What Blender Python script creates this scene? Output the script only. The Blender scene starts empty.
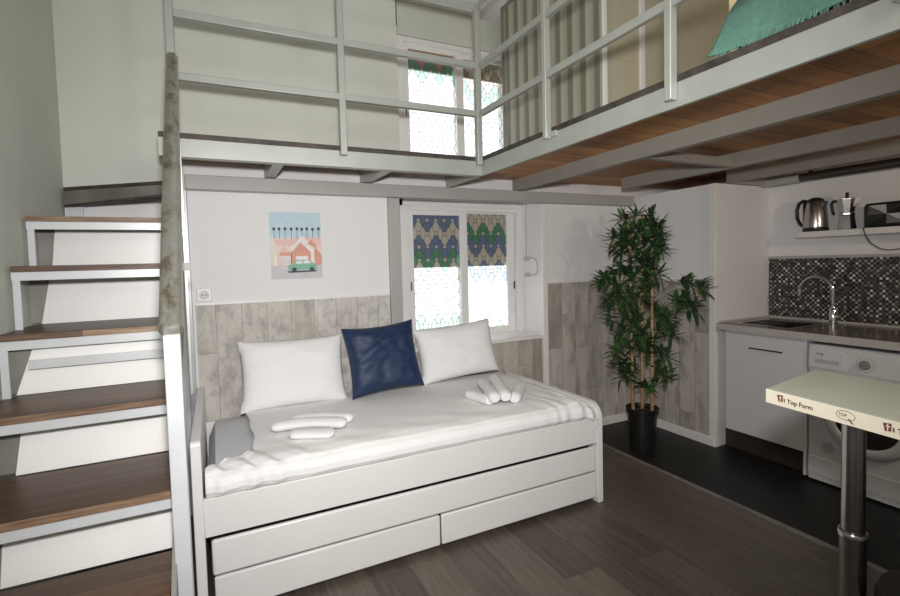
import bpy, bmesh, math, random
from mathutils import Vector, Matrix, noise
random.seed(7)
S = bpy.context.scene
COL = S.collection
PI = math.pi

# ------------------------------------------------------------------ mesh helpers
class MB:
    def __init__(s): s.bm = bmesh.new(); s.mi = 0
    def _f(s, vs, mi=None):
        try:
            f = s.bm.faces.new(vs); f.material_index = s.mi if mi is None else mi; return f
        except ValueError: return None
    def box(s, x0, x1, y0, y1, z0, z1, M=None):
        c = [Vector((x, y, z)) for z in (z0, z1) for y in (y0, y1) for x in (x0, x1)]
        if M: c = [M @ p for p in c]
        v = [s.bm.verts.new(p) for p in c]
        for q in ((0,2,3,1),(4,5,7,6),(0,1,5,4),(1,3,7,5),(3,2,6,7),(2,0,4,6)): s._f([v[i] for i in q])
        return s
    def prism(s, pts, d):
        """polygon pts (3-D) pushed along d"""
        d = Vector(d); a = [s.bm.verts.new(Vector(p)) for p in pts]; b = [s.bm.verts.new(Vector(p)+d) for p in pts]
        n = len(a); s._f(a[::-1]); s._f(b)
        for i in range(n): s._f([a[i], a[(i+1)%n], b[(i+1)%n], b[i]])
        return s
    def poly(s, pts, mi=None): return s._f([s.bm.verts.new(Vector(p)) for p in pts], mi)
    def tube(s, pts, r, n=12, cap=True, radii=None):
        pts = [Vector(p) for p in pts]; rings = []; up = None
        for i, p in enumerate(pts):
            t = ((pts[i+1]-p) if i == 0 else (p-pts[i-1]) if i == len(pts)-1 else (pts[i+1]-pts[i-1])).normalized()
            if up is None:
                up = Vector((0,0,1)) if abs(t.z) < .9 else Vector((1,0,0))
            a = (up - t*up.dot(t)).normalized(); b = t.cross(a); up = a
            rr = radii[i] if radii else r
            rings.append([s.bm.verts.new(p + (a*math.cos(2*PI*k/n) + b*math.sin(2*PI*k/n))*rr) for k in range(n)])
        for i in range(len(rings)-1):
            for k in range(n): s._f([rings[i][k], rings[i][(k+1)%n], rings[i+1][(k+1)%n], rings[i+1][k]])
        if cap: s._f(rings[0][::-1]); s._f(rings[-1])
        return s
    def lathe(s, prof, c=(0,0,0), n=24, M=None, cap=True, sc=(1,1)):
        c = Vector(c); rings = []
        for r, z in prof:
            ring = []
            for k in range(n):
                a = 2*PI*k/n; p = Vector((r*math.cos(a)*sc[0], r*math.sin(a)*sc[1], z))
                p = (M @ p) if M else p + c
                ring.append(s.bm.verts.new(p))
            rings.append(ring)
        for i in range(len(rings)-1):
            for k in range(n): s._f([rings[i][k], rings[i][(k+1)%n], rings[i+1][(k+1)%n], rings[i+1][k]])
        if cap: s._f(rings[0][::-1]); s._f(rings[-1])
        return s
    def grid(s, fn, nu, nv, closeu=False):
        V = [[s.bm.verts.new(Vector(fn(i/(nu if closeu else nu-1), j/(nv-1)))) for j in range(nv)] for i in range(nu)]
        for i in range(nu if closeu else nu-1):
            for j in range(nv-1):
                k = (i+1) % nu
                s._f([V[i][j], V[k][j], V[k][j+1], V[i][j+1]])
        return s

def build(name, mb, mats, parent=None, bevel=0, smooth=False, label=None, seg=2, solid=0, subsurf=0):
    bm = mb.bm
    bmesh.ops.recalc_face_normals(bm, faces=bm.faces)
    base = Vector((0,0,0))
    if parent is None:
        xs = [v.co for v in bm.verts]
        lo = [min(p[i] for p in xs) for i in range(3)]; hi = [max(p[i] for p in xs) for i in range(3)]
        base = Vector(((lo[0]+hi[0])/2, (lo[1]+hi[1])/2, lo[2]))
    else:
        base = WORLD[parent.name]
    for v in bm.verts: v.co -= base
    me = bpy.data.meshes.new(name); bm.to_mesh(me); bm.free()
    if not isinstance(mats, (list, tuple)): mats = [mats]
    for m in mats: me.materials.append(m)
    if smooth:
        for p in me.polygons: p.use_smooth = True
    o = bpy.data.objects.new(name, me); COL.objects.link(o)
    if parent is None: o.location = base
    else: o.parent = parent
    WORLD[o.name] = base
    if bevel:
        b = o.modifiers.new('bevel', 'BEVEL'); b.width = bevel; b.segments = seg; b.limit_method = 'ANGLE'; b.angle_limit = math.radians(40)
        b.harden_normals = False
        if not smooth:
            for p in me.polygons: p.use_smooth = True
            try: me.set_sharp_from_angle(angle=math.radians(40))
            except Exception: pass
    elif smooth:
        try: me.set_sharp_from_angle(angle=math.radians(55))
        except Exception: pass
    if solid:
        m = o.modifiers.new('solid', 'SOLIDIFY'); m.thickness = solid; m.offset = 0
    if subsurf:
        m = o.modifiers.new('sub', 'SUBSURF'); m.levels = m.render_levels = subsurf
    if label: o['label'] = label
    return o
WORLD = {}

def thing(name, label, cat, loc=(0,0,0), group=None):
    o = bpy.data.objects.new(name, None); COL.objects.link(o); o.location = loc
    o.empty_display_size = .05
    o['label'] = label; o['category'] = cat
    if group: o['group'] = group
    WORLD[o.name] = Vector(loc); return o
def tag(o, label, cat, group=None):
    o['label'] = label; o['category'] = cat
    if group: o['group'] = group
    return o
def struct(o, label=None):
    o['kind'] = 'structure'
    if label: o['label'] = label
    return o
def B(x0, x1, y0, y1, z0, z1): return MB().box(x0, x1, y0, y1, z0, z1)

# ------------------------------------------------------------------ material helpers
class N:
    def __init__(s, name):
        s.m = bpy.data.materials.new(name); s.m.use_nodes = True
        s.t = s.m.node_tree; s.n = s.t.nodes; s.b = s.n['Principled BSDF']; s.out = s.n['Material Output']
    def new(s, t, **k):
        x = s.n.new(t)
        for a, v in k.items(): setattr(x, a, v)
        return x
    def link(s, a, b): s.t.links.new(a, b)
    def val(s, sock, v):
        if isinstance(v, bpy.types.NodeSocket): s.link(v, sock)
        else: sock.default_value = v
    def math(s, op, a, b=0.0, c=None):
        x = s.new('ShaderNodeMath', operation=op); s.val(x.inputs[0], a); s.val(x.inputs[1], b)
        if c is not None: s.val(x.inputs[2], c)
        return x.outputs[0]
    def pos(s):
        g = s.new('ShaderNodeNewGeometry'); x = s.new('ShaderNodeSeparateXYZ'); s.link(g.outputs['Position'], x.inputs[0]); return x.outputs
    def comb(s, a, b, c=0.0):
        x = s.new('ShaderNodeCombineXYZ'); s.val(x.inputs[0], a); s.val(x.inputs[1], b); s.val(x.inputs[2], c); return x.outputs[0]
    def noise(s, v, scale=5, detail=4, rough=.55):
        x = s.new('ShaderNodeTexNoise'); s.link(v, x.inputs['Vector']); x.inputs['Scale'].default_value = scale
        x.inputs['Detail'].default_value = detail; x.inputs['Roughness'].default_value = rough; return x.outputs['Fac']
    def white(s, v):
        x = s.new('ShaderNodeTexWhiteNoise', noise_dimensions='3D'); s.link(v, x.inputs['Vector']); return x.outputs['Value']
    def ramp(s, f, stops, interp='LINEAR'):
        x = s.new('ShaderNodeValToRGB'); s.link(f, x.inputs[0]); cr = x.color_ramp; cr.interpolation = interp
        while len(cr.elements) > 1: cr.elements.remove(cr.elements[0])
        cr.elements[0].position = stops[0][0]; cr.elements[0].color = (*stops[0][1], 1)
        for p, c in stops[1:]:
            e = cr.elements.new(p); e.color = (*c, 1)
        return x.outputs[0]
    def mix(s, f, a, b, mode='MIX'):
        x = s.new('ShaderNodeMix', data_type='RGBA', blend_type=mode)
        s.val(x.inputs[0], f)
        for sock, v in ((x.inputs[6], a), (x.inputs[7], b)):
            if isinstance(v, bpy.types.NodeSocket): s.link(v, sock)
            else: sock.default_value = (*v, 1)
        return x.outputs[2]
    def bump(s, h, strength=.2, dist=.01):
        x = s.new('ShaderNodeBump'); s.link(h, x.inputs['Height']); x.inputs['Strength'].default_value = strength; x.inputs['Distance'].default_value = dist
        s.link(x.outputs[0], s.b.inputs['Normal'])
    def color(s, c):
        if isinstance(c, bpy.types.NodeSocket): s.link(c, s.b.inputs['Base Color'])
        else: s.b.inputs['Base Color'].default_value = (*c, 1)
    def set(s, rough=.5, metal=0.0, spec=None, coat=None):
        s.val(s.b.inputs['Roughness'], rough); s.b.inputs['Metallic'].default_value = metal
        if spec is not None: s.b.inputs['Specular IOR Level'].default_value = spec
        if coat is not None: s.b.inputs['Coat Weight'].default_value = coat
        return s

def plain(name, c, rough=.5, metal=0.0, vary=.06, scale=30, bump=0.0, spec=None, coat=None):
    n = N(name); p = n.comb(*n.pos()); f = n.noise(p, scale, 3)
    n.color(n.ramp(f, [(.3, tuple(x*(1-vary) for x in c)), (.7, tuple(min(1, x*(1+vary)) for x in c))]))
    n.set(rough, metal, spec, coat)
    if bump: n.bump(f, bump, .002)
    return n.m

def planks(name, uax, vax, w, l, stops, gap=.012, rough=.5, gscale=(45, 2.2), blot=None, blotcol=None, gapcol=(.05,.045,.04), bump=.15, blotscale=(7, 2.5), spec=None):
    n = N(name); p = n.pos(); u = n.math('DIVIDE', p[uax], w); iu = n.math('FLOOR', u)
    r = n.white(n.comb(iu, 3.3, 7.7)); v = n.math('ADD', n.math('DIVIDE', p[vax], l), n.math('MULTIPLY', r, 5.0)); iv = n.math('FLOOR', v)
    cell = n.white(n.comb(iu, iv, 1.5))
    g = n.noise(n.comb(n.math('MULTIPLY', p[uax], gscale[0]), n.math('MULTIPLY', p[vax], gscale[1]), n.math('MULTIPLY', cell, 40)), 1, 6, .65)
    f = n.math('ADD', n.math('MULTIPLY', g, .75), n.math('MULTIPLY', cell, .3))
    c = n.ramp(f, stops)
    if blot:
        q = n.noise(n.comb(n.math('MULTIPLY', p[uax], blotscale[0]), n.math('MULTIPLY', p[vax], blotscale[1]), n.math('MULTIPLY', cell, 25)), 1, 5, .7)
        c = n.mix(n.ramp(q, [(blot, (0,0,0)), (blot+.16, (.8,.8,.8))]), c, blotcol)
    def edge(x, i, gp):
        fr = n.math('SUBTRACT', x, i); a = n.math('ABSOLUTE', n.math('SUBTRACT', fr, .5)); return n.math('GREATER_THAN', a, .5-gp)
    e = n.math('MAXIMUM', edge(u, iu, gap), edge(v, iv, gap*w/l))
    c = n.mix(n.math('MULTIPLY', e, .75), c, gapcol); n.color(c); n.set(rough, spec=spec)
    n.bump(n.math('SUBTRACT', g, e), bump, .003)
    return n.m

M = {}
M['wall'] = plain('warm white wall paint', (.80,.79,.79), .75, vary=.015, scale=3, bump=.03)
M['wall_up'] = plain('wall paint tinted by dim greenish light', (.60,.615,.555), .7, vary=.04, scale=2.5, bump=.05)  # dim greenish light upstairs is put into this wall colour
M['trimw'] = plain('white satin trim paint', (.82,.80,.78), .4, vary=.02)
M['ceil'] = plain('white ceiling paint', (.78,.78,.75), .8, vary=.02)
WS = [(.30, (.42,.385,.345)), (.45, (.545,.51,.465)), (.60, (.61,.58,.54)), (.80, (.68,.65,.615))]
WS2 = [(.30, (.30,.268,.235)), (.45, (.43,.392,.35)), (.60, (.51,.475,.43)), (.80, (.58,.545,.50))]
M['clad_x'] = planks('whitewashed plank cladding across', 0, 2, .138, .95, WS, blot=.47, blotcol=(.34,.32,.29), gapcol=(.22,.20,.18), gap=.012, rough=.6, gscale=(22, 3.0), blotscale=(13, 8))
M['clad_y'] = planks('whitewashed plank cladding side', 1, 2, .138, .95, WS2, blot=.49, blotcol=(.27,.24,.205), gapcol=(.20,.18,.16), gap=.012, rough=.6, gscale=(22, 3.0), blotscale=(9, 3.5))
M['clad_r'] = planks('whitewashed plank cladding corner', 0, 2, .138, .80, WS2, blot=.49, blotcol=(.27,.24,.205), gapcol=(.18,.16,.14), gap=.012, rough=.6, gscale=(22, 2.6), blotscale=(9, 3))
M['laminate'] = planks('grey brown laminate', 0, 1, .19, 1.25, [(.28,(.056,.043,.033)),(.5,(.095,.075,.059)),(.75,(.145,.117,.094))], gap=.004, rough=.42, gscale=(55, 3.0), blot=.6, blotcol=(.058,.047,.039), gapcol=(.04,.033,.027), bump=.05, blotscale=(16, 2.2))
M['deck'] = planks('warm pine deck boards', 1, 0, .115, 1.1, [(.25,(.18,.070,.018)),(.5,(.40,.17,.048)),(.8,(.58,.29,.095))], gap=.02, rough=.5, gscale=(30, 2.5), blot=.58, blotcol=(.10,.036,.010), gapcol=(.05,.022,.010), blotscale=(14,3))
M['tread'] = planks('dark varnished stair wood', 1, 0, .17, 3, [(.25,(.028,.014,.008)),(.5,(.075,.040,.022)),(.8,(.17,.095,.052))], gap=.012, rough=.42, gscale=(60, 2.2), gapcol=(.012,.007,.004), bump=.06, spec=.3)
M['edgewood'] = planks('flash-brightened wood edge', 2, 0, .2, 3, [(.30,(.055,.03,.02)),(.48,(.13,.075,.045)),(.62,(.22,.14,.085)),(.8,(.36,.25,.16))], gap=.0, rough=.5, gscale=(120, 7))  # wood grain, with the flash on the tread fronts painted in as lighter tones
M['darkedge'] = plain('dark stained board edge', (.055,.045,.038), .6, vary=.5, scale=18)
M['steel'] = plain('silver grey painted steel', (.43,.445,.41), .38, vary=.05, scale=9, metal=.25)
M['steelb'] = plain('pale silver painted steel', (.57,.585,.60), .36, vary=.04, scale=9, metal=.2)
M['steeld'] = plain('dull grey steel stringer', (.21,.20,.18), .5, vary=.25, scale=5, metal=.2)
M['joist'] = plain('brownish grey painted joist', (.27,.25,.22), .5, vary=.05, scale=8)
M['pipe_d'] = plain('dark metal pipe', (.10,.09,.08), .3, .7)
M['column'] = plain('grey painted steel tube', (.42,.415,.395), .45, vary=.03, scale=8)

def rusty():
    n = N('weathered galvanised pipe'); p = n.pos()
    v = n.comb(n.math('MULTIPLY', p[0], 16), n.math('MULTIPLY', p[1], 9), n.math('MULTIPLY', p[2], 9))
    f = n.noise(v, 1, 6, .72)
    c = n.ramp(f, [(.34,(.50,.50,.465)),(.49,(.45,.44,.39)),(.56,(.34,.31,.25)),(.63,(.20,.16,.12)),(.74,(.42,.40,.35))])
    n.color(c); n.set(.28, .75); n.bump(f, .2, .002); return n.m
M['pipe'] = rusty()

def tiles():
    n = N('black slate tile floor'); p = n.pos(); v = n.comb(*p); f = n.noise(v, 6, 6, .6)
    c = n.ramp(f, [(.3,(.010,.010,.0105)),(.7,(.022,.021,.020))])
    ex = n.math('GREATER_THAN', n.math('ABSOLUTE', n.math('SUBTRACT', n.math('FRACT', n.math('DIVIDE', p[0], .62)), .5)), .497)
    ey = n.math('GREATER_THAN', n.math('ABSOLUTE', n.math('SUBTRACT', n.math('FRACT', n.math('DIVIDE', p[1], .62)), .5)), .497)
    n.color(n.mix(n.math('MAXIMUM', ex, ey), c, (.006,.006,.006))); n.set(.42, spec=.18); n.bump(f, .08, .003); return n.m
M['slate'] = tiles()

def mosaic():
    n = N('black and silver glass mosaic'); p = n.pos(); s = .0165
    u = n.math('DIVIDE', p[1], s); v = n.math('DIVIDE', p[2], s); iu = n.math('FLOOR', u); iv = n.math('FLOOR', v)
    w = n.white(n.comb(iu, iv, 2.2)); chk = n.math('FLOORED_MODULO', n.math('ADD', iu, iv), 2.0)
    f = n.math('ADD', n.math('MULTIPLY', w, .56), n.math('MULTIPLY', chk, .42))
    c = n.ramp(f, [(0,(.012,.012,.012)),(.3,(.03,.028,.026)),(.45,(.075,.07,.066)),(.62,(.17,.16,.15)),(.78,(.36,.34,.32)),(.92,(.72,.70,.67))], 'CONSTANT')
    fu = n.math('ABSOLUTE', n.math('SUBTRACT', n.math('FRACT', u), .5)); fv = n.math('ABSOLUTE', n.math('SUBTRACT', n.math('FRACT', v), .5))
    e = n.math('GREATER_THAN', n.math('MAXIMUM', fu, fv), .44)
    n.color(n.mix(e, c, (.05,.048,.045))); n.set(.25); n.bump(n.math('SUBTRACT', 1.0, e), .3, .002); return n.m
M['mosaic'] = mosaic()

def stripes():
    n = N('striped wallpaper'); p = n.pos()
    f = n.math('FRACT', n.math('DIVIDE', n.math('SUBTRACT', p[1], 2.078), .113))
    c = n.ramp(f, [(0,(.44,.42,.33)),(.18,(.44,.42,.33)),(.22,(.20,.19,.155)),(.58,(.20,.19,.155)),(.62,(.34,.325,.26)),(1,(.44,.42,.33))])
    n.color(c); n.set(.55); return n.m
M['stripe'] = stripes()
def creamtile():
    n = N('cream wall tile'); p = n.pos(); e = n.math('GREATER_THAN', n.math('ABSOLUTE', n.math('SUBTRACT', n.math('FRACT', n.math('DIVIDE', p[2], .36)), .5)), .496)
    n.color(n.mix(e, (.50,.46,.33), (.36,.33,.24))); n.set(.35); return n.m
M['creamtile'] = creamtile()
def stone():
    n = N('brown speckled stone laminate'); p = n.comb(*n.pos()); f = n.noise(p, 140, 4, .8); g = n.noise(p, 18, 3)
    c = n.ramp(f, [(.32,(.05,.04,.033)),(.5,(.15,.125,.105)),(.66,(.30,.27,.235))]); n.color(n.mix(n.math('MULTIPLY', g, .5), c, (.10,.08,.068))); n.set(.16); return n.m
M['stone'] = stone()
M['stone_edge'] = plain('pale grey worktop edge', (.50,.47,.44), .35)
M['lacq'] = plain('white lacquered board', (.80,.785,.765), .32, vary=.012, scale=4)
M['cabinet'] = plain('white cabinet front', (.66,.66,.66), .3, vary=.01)
M['enamel'] = plain('white appliance enamel', (.66,.655,.65), .3, vary=.01)
M['enamelg'] = plain('pale grey appliance plastic', (.48,.475,.47), .35, vary=.02)
M['knob'] = plain('mid grey dial plastic', (.22,.215,.21), .35)
M['plinth'] = plain('dark brown plinth', (.035,.027,.022), .5)
M['chrome'] = plain('polished chrome', (.72,.71,.69), .09, 1.0, vary=.01)
M['chromed'] = plain('dull chrome tube', (.34,.33,.31), .22, 1.0, vary=.05)
M['inox'] = plain('brushed stainless steel', (.52,.50,.48), .26, 1.0, vary=.06, scale=60)
M['black'] = plain('black plastic', (.012,.012,.012), .35)
M['blackm'] = plain('matte black plastic', (.014,.013,.012), .55)
M['glassd'] = plain('dark porthole glass', (.012,.011,.011), .08)
M['cotton'] = plain('white cotton', (.88,.875,.875), .85, vary=.02, scale=60, bump=.08)
M['sheet'] = plain('white bed linen', (.88,.865,.855), .85, vary=.02, scale=40, bump=.06)
M['terry'] = plain('white terry towelling', (.86,.855,.85), .95, vary=.03, scale=180, bump=.5)
M['mattress'] = plain('pale grey blue mattress ticking', (.64,.65,.68), .85, vary=.03, scale=60)
M['navy'] = plain('navy blue satin cotton', (.012,.030,.085), .55, vary=.12, scale=35, bump=.1)
M['green'] = plain('sea green woven blanket', (.115,.245,.195), .9, vary=.12, scale=60, bump=.2)
M['tabletop'] = plain('pale greenish cream laminate', (.50,.50,.41), .3, vary=.04, scale=14)
M['tableedge'] = plain('cream edging film', (.80,.73,.58), .45, vary=.02)
M['maroon'] = plain('maroon print', (.16,.035,.035), .5)
M['ink'] = plain('dark brown print', (.09,.05,.04), .5)
M['pvc'] = plain('white window frame', (.80,.79,.775), .35, vary=.01)
M['shutter'] = plain('grey roller shutter slats', (.26,.25,.24), .6)
M['cane'] = planks('bamboo cane', 2, 0, .16, 5, [(.25,(.24,.13,.06)),(.5,(.38,.23,.11)),(.8,(.50,.34,.18))], gap=.03, rough=.5, gscale=(10, 60), gapcol=(.16,.09,.04))
def leafmat():
    n = N('dark green leaf'); p = n.comb(*n.pos()); f = n.noise(p, 9, 2)
    n.color(n.ramp(f, [(.3,(.016,.042,.018)),(.52,(.034,.082,.028)),(.66,(.065,.135,.036)),(.8,(.16,.26,.05))])); n.set(.42); return n.m
M['leaf'] = leafmat()
M['soil'] = plain('dark soil', (.02,.016,.012), .95, vary=.5, scale=60)
M['socket'] = plain('white socket plastic', (.74,.73,.72), .35)
M['cord'] = plain('white strap', (.62,.60,.57), .6)

def film(name, c, trans):
    """translucent coloured window film: part of the light passes straight through, part scatters"""
    n = N(name); n.n.remove(n.b)
    d = n.new('ShaderNodeBsdfDiffuse'); d.inputs[0].default_value = (*c, 1)
    t = n.new('ShaderNodeBsdfTransparent'); t.inputs[0].default_value = (*[x**.2 for x in c], 1)
    g = n.new('ShaderNodeBsdfGlossy'); g.inputs['Roughness'].default_value = .12
    m = n.new('ShaderNodeMixShader'); m.inputs[0].default_value = trans; n.link(d.outputs[0], m.inputs[1]); n.link(t.outputs[0], m.inputs[2])
    m2 = n.new('ShaderNodeMixShader'); m2.inputs[0].default_value = .04; n.link(m.outputs[0], m2.inputs[1]); n.link(g.outputs[0], m2.inputs[2])
    n.link(m2.outputs[0], n.out.inputs[0]); return n.m
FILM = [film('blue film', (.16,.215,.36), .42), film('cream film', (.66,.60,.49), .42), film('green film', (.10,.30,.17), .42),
        film('lead line film', (.075,.07,.065), .10), film('backlight-bleached film', (.86,.87,.87), .42), film('backlight-paled green film', (.55,.78,.66), .24), film('rust film', (.42,.28,.19), .42)]  # bleached and paled films paint the overexposed backlight into the lower cells

# ------------------------------------------------------------------ room shell
XL, XR, YB, YR, ZC, ZL = -.668, 3.90, 3.10, -1.7, 3.30, 2.02
struct(build('floor', B(XL-.1, 2.587, YR, YB+.4, -.06, 0), M['laminate']), 'grey brown wood laminate floor')
struct(build('floor_kitchen', B(2.587, 4.0, YR, YB+.4, -.06, 0), M['slate']), 'black slate tiled kitchen floor')
struct(build('trim_1', MB().box(2.572, 2.602, YR, YB, 0, .006), M['steeld']), 'thin metal threshold strip between wood and slate floors')
struct(build('ceiling', B(XL-.1, 4.0, YR-.1, YB+.45, ZC, ZC+.1), M['ceil']))
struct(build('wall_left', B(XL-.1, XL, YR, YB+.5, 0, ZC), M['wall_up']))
struct(build('wall_rear', B(XL-.1, 4.0, YR-.1, YR, 0, ZC), M['wall']))
# back wall: lower storey with the window recess (x 1.10..2.31), upper storey with its own recess
RX0, RX1 = 1.10, 2.312
w = MB()
w.box(XL, -.20, YB, YB+.5, 0, 1.80).box(-.20, RX0, YB, YB+.5, 0, ZL).box(RX1, XR+.1, YB, YB+.5, 0, ZL).box(RX0, RX1, YB+.02, YB+.5, 0, .80).box(RX0, RX1, YB+.02, YB+.5, 1.88, ZL)
struct(build('wall_back', w, M['wall']), 'white lower back wall around the recessed window')
UX0, UX1 = 1.158, 2.25
w = MB()
w.box(XL, -.20, YB, YB+.5, 1.80, ZC).box(-.20, UX0, YB, YB+.5, ZL, ZC).box(UX1, XR+.1, YB, YB+.5, ZL, ZC).box(UX0, UX1, YB+.02, YB+.5, ZL, 2.06)
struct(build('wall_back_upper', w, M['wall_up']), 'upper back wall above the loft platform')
# right hand pier, kitchen niche
struct(build('wall_right_pier', MB().box(3.27, XR, 2.32, YB, 0, 1.925), M['wall']), 'white wall pier between the plant and the kitchen niche')
struct(build('wall_right', B(XR, XR+.1, YR, YB, 0, ZC), M['wall']), 'white kitchen wall')
# cladding
struct(build('cladding_back_left', MB().box(-.10, 1.05, 3.085, YB, 0, 1.20), M['clad_x']), 'whitewashed plank cladding behind the daybed')
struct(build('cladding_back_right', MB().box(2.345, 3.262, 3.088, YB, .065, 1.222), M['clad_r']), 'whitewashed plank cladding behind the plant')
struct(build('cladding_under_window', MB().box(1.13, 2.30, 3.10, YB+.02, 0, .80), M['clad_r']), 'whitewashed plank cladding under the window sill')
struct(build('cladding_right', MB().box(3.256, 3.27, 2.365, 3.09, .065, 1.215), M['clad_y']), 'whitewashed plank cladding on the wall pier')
struct(build('trim_2', MB().box(2.298, 2.345, 3.078, YB+.01, 0, 1.843), M['trimw'], bevel=.004), 'white corner strip beside the window recess')
struct(build('trim_3', MB().box(3.252, 3.29, 2.313, 2.365, 0, 1.925), M['trimw'], bevel=.003), 'white corner strip of the wall pier')
struct(build('trim_4', MB().box(-.10, 1.05, 3.083, YB, 1.20, 1.212), M['trimw']), 'thin white strip along the top of the plank cladding')
struct(build('trim_5', MB().box(2.345, 3.262, 3.083, YB, 1.222, 1.236).box(3.252, 3.27, 2.365, 3.09, 1.215, 1.229), M['trimw']), 'thin white strip above the cladding in the plant corner')
struct(build('baseboard_back', MB().box(2.345, 3.27, 3.078, 3.10, 0, .068), M['trimw'], bevel=.003))
struct(build('baseboard_right', MB().box(3.248, 3.27, 2.32, 3.09, 0, .068), M['trimw'], bevel=.003))
struct(build('sill_window', MB().box(RX0, 2.298, 3.088, 3.42, .795, .822), M['trimw'], bevel=.005), 'white window sill over the plank cladding')

# ------------------------------------------------------------------ windows
W_, P_ = .0715, .1005
def lattice(mb, x0, x1, z0, z1, y, seq, xo, zo):
    """leaded pattern film: small squares, octagons between them in a column, upright hexagons between columns; clipped to the pane"""
    def clip(poly):
        for ax, lim, sg in ((0,x0,1),(0,x1,-1),(1,z0,1),(1,z1,-1)):
            out = []
            for i in range(len(poly)):
                a, b = poly[i], poly[(i+1)%len(poly)]
                da, db = (a[ax]-lim)*sg, (b[ax]-lim)*sg
                if da >= 0: out.append(a)
                if (da >= 0) != (db >= 0):
                    t = da/(da-db); out.append((a[0]+t*(b[0]-a[0]), a[1]+t*(b[1]-a[1])))
            poly = out
            if len(poly) < 3: return None
        return poly
    def cell(cx, cz, pts, c):
        inner = [(cx+px*.90, cz+pz*.93) for px, pz in pts]; outer = [(cx+px, cz+pz) for px, pz in pts]
        q = clip(inner)
        if q: mb.poly([(p[0], y, p[1]) for p in q], c)
        for i in range(len(pts)):
            k = (i+1) % len(pts); q = clip([outer[i], outer[k], inner[k], inner[i]])
            if q: mb.poly([(p[0], y, p[1]) for p in q], 3)
    h, hp = W_/2, P_/2; r = .0125; a = .0305
    sq = [(-r,-r),(r,-r),(r,r),(-r,r)]
    oc = [(r,hp-r),(a,.007),(a,-.007),(r,-hp+r),(-r,-hp+r),(-a,-.007),(-a,.007),(-r,hp-r)]
    hx = [(h-a,hp-.0005),(h-r,r),(h-r,-r),(h-a,-hp+.0005),(-h+a,-hp+.0005),(-h+r,-r),(-h+r,r),(-h+a,hp-.0005)]
    for i in range(-1, int((x1-x0)/W_)+3):
        for j in range(-2, int((z1-z0)/P_)+2):
            C = lambda k: seq[max(0, min(len(seq)-1, k))]
            cx = x0 + xo + i*W_; cz = z1 - zo - j*P_
            cell(cx, cz, sq, 1 if C(j) in (0,1,2,6) else 4)
            cell(cx + W_/2, cz, hx, C(j))
            cell(cx, cz - P_/2, oc, C(j+1) if i % 2 == 0 else C(j))

def window(idx, zb, zt, seqs, offs, shut_z, ztop, z_top_l, z_top_r):
    x0, x1 = 1.262, 2.312
    o = bpy.data.objects.new('window_%d' % idx, None); COL.objects.link(o); o.location = (1.78, 3.38, zb); WORLD[o.name] = Vector((1.78, 3.38, zb))
    struct(o, 'white two-sash sliding window with leaded pattern film, ' + ('behind the daybed' if idx == 1 else 'upstairs behind the loft railing'))
    f = MB().box(x0, x0+.05, 3.36, 3.45, zb, zt).box(x1-.055, x1, 3.36, 3.45, zb, zt).box(x0+.05, x1-.055, 3.36, 3.45, zb, zb+.05).box(x0+.05, x1-.055, 3.36, 3.45, zt-.035, zt)
    build('window_frame', f, M['pvc'], o, bevel=.004)
    for k, (a, b, px0, px1, y, top) in enumerate(((x0+.03, 1.80, 1.347, 1.737, 3.375, z_top_l), (1.735, x1-.04, 1.797, 2.187, 3.405, z_top_r))):
        s = MB(); pb = zb+.10
        s.box(a, px0, y, y+.028, zb+.04, zt-.03).box(px1, b, y, y+.028, zb+.04, zt-.03).box(px0, px1, y, y+.028, zb+.04, pb).box(px0, px1, y, y+.028, top, zt-.03)
        so = build('sash', s, M['pvc'], o, bevel=.003)
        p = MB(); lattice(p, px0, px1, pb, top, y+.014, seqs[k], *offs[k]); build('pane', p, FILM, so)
        hx = a+.022 if k == 0 else b-.022
        build('handle', MB().box(hx-.008, hx+.008, y-.012, y, zb+.40 if k else zb+.43, zb+.465 if k else zb+.495), M['blackm'], so, bevel=.003, label='dark recessed sash latch')
    build('roller_shutter', MB().box(x0-.05, x1+.03, 3.475, 3.49, shut_z, ztop), M['shutter'], o, label='lowered grey roller shutter behind the glass')
    return o
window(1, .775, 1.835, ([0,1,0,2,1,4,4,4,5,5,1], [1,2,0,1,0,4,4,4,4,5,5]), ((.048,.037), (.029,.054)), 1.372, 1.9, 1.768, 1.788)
window(2, 2.06, 3.055, ([6,2,4,4,4,4,4,4,4,4], [1,6,2,4,4,4,4,4,4,4]), ((.04,.045), (.029,.05)), 2.875, 3.2, 2.985, 2.99)
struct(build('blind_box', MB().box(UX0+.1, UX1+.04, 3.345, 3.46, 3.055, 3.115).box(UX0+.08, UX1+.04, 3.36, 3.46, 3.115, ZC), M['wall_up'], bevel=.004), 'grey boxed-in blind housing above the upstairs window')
struct(build('recess_lining', MB().box(RX0, 1.262, 3.36, 3.46, .80, 1.88).box(UX0, 1.262, 3.36, 3.46, 2.06, ZC).box(RX0, RX1, 3.36, 3.46, 1.835, 1.88), M['pvc']), 'white lining beside the window frames')
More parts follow.
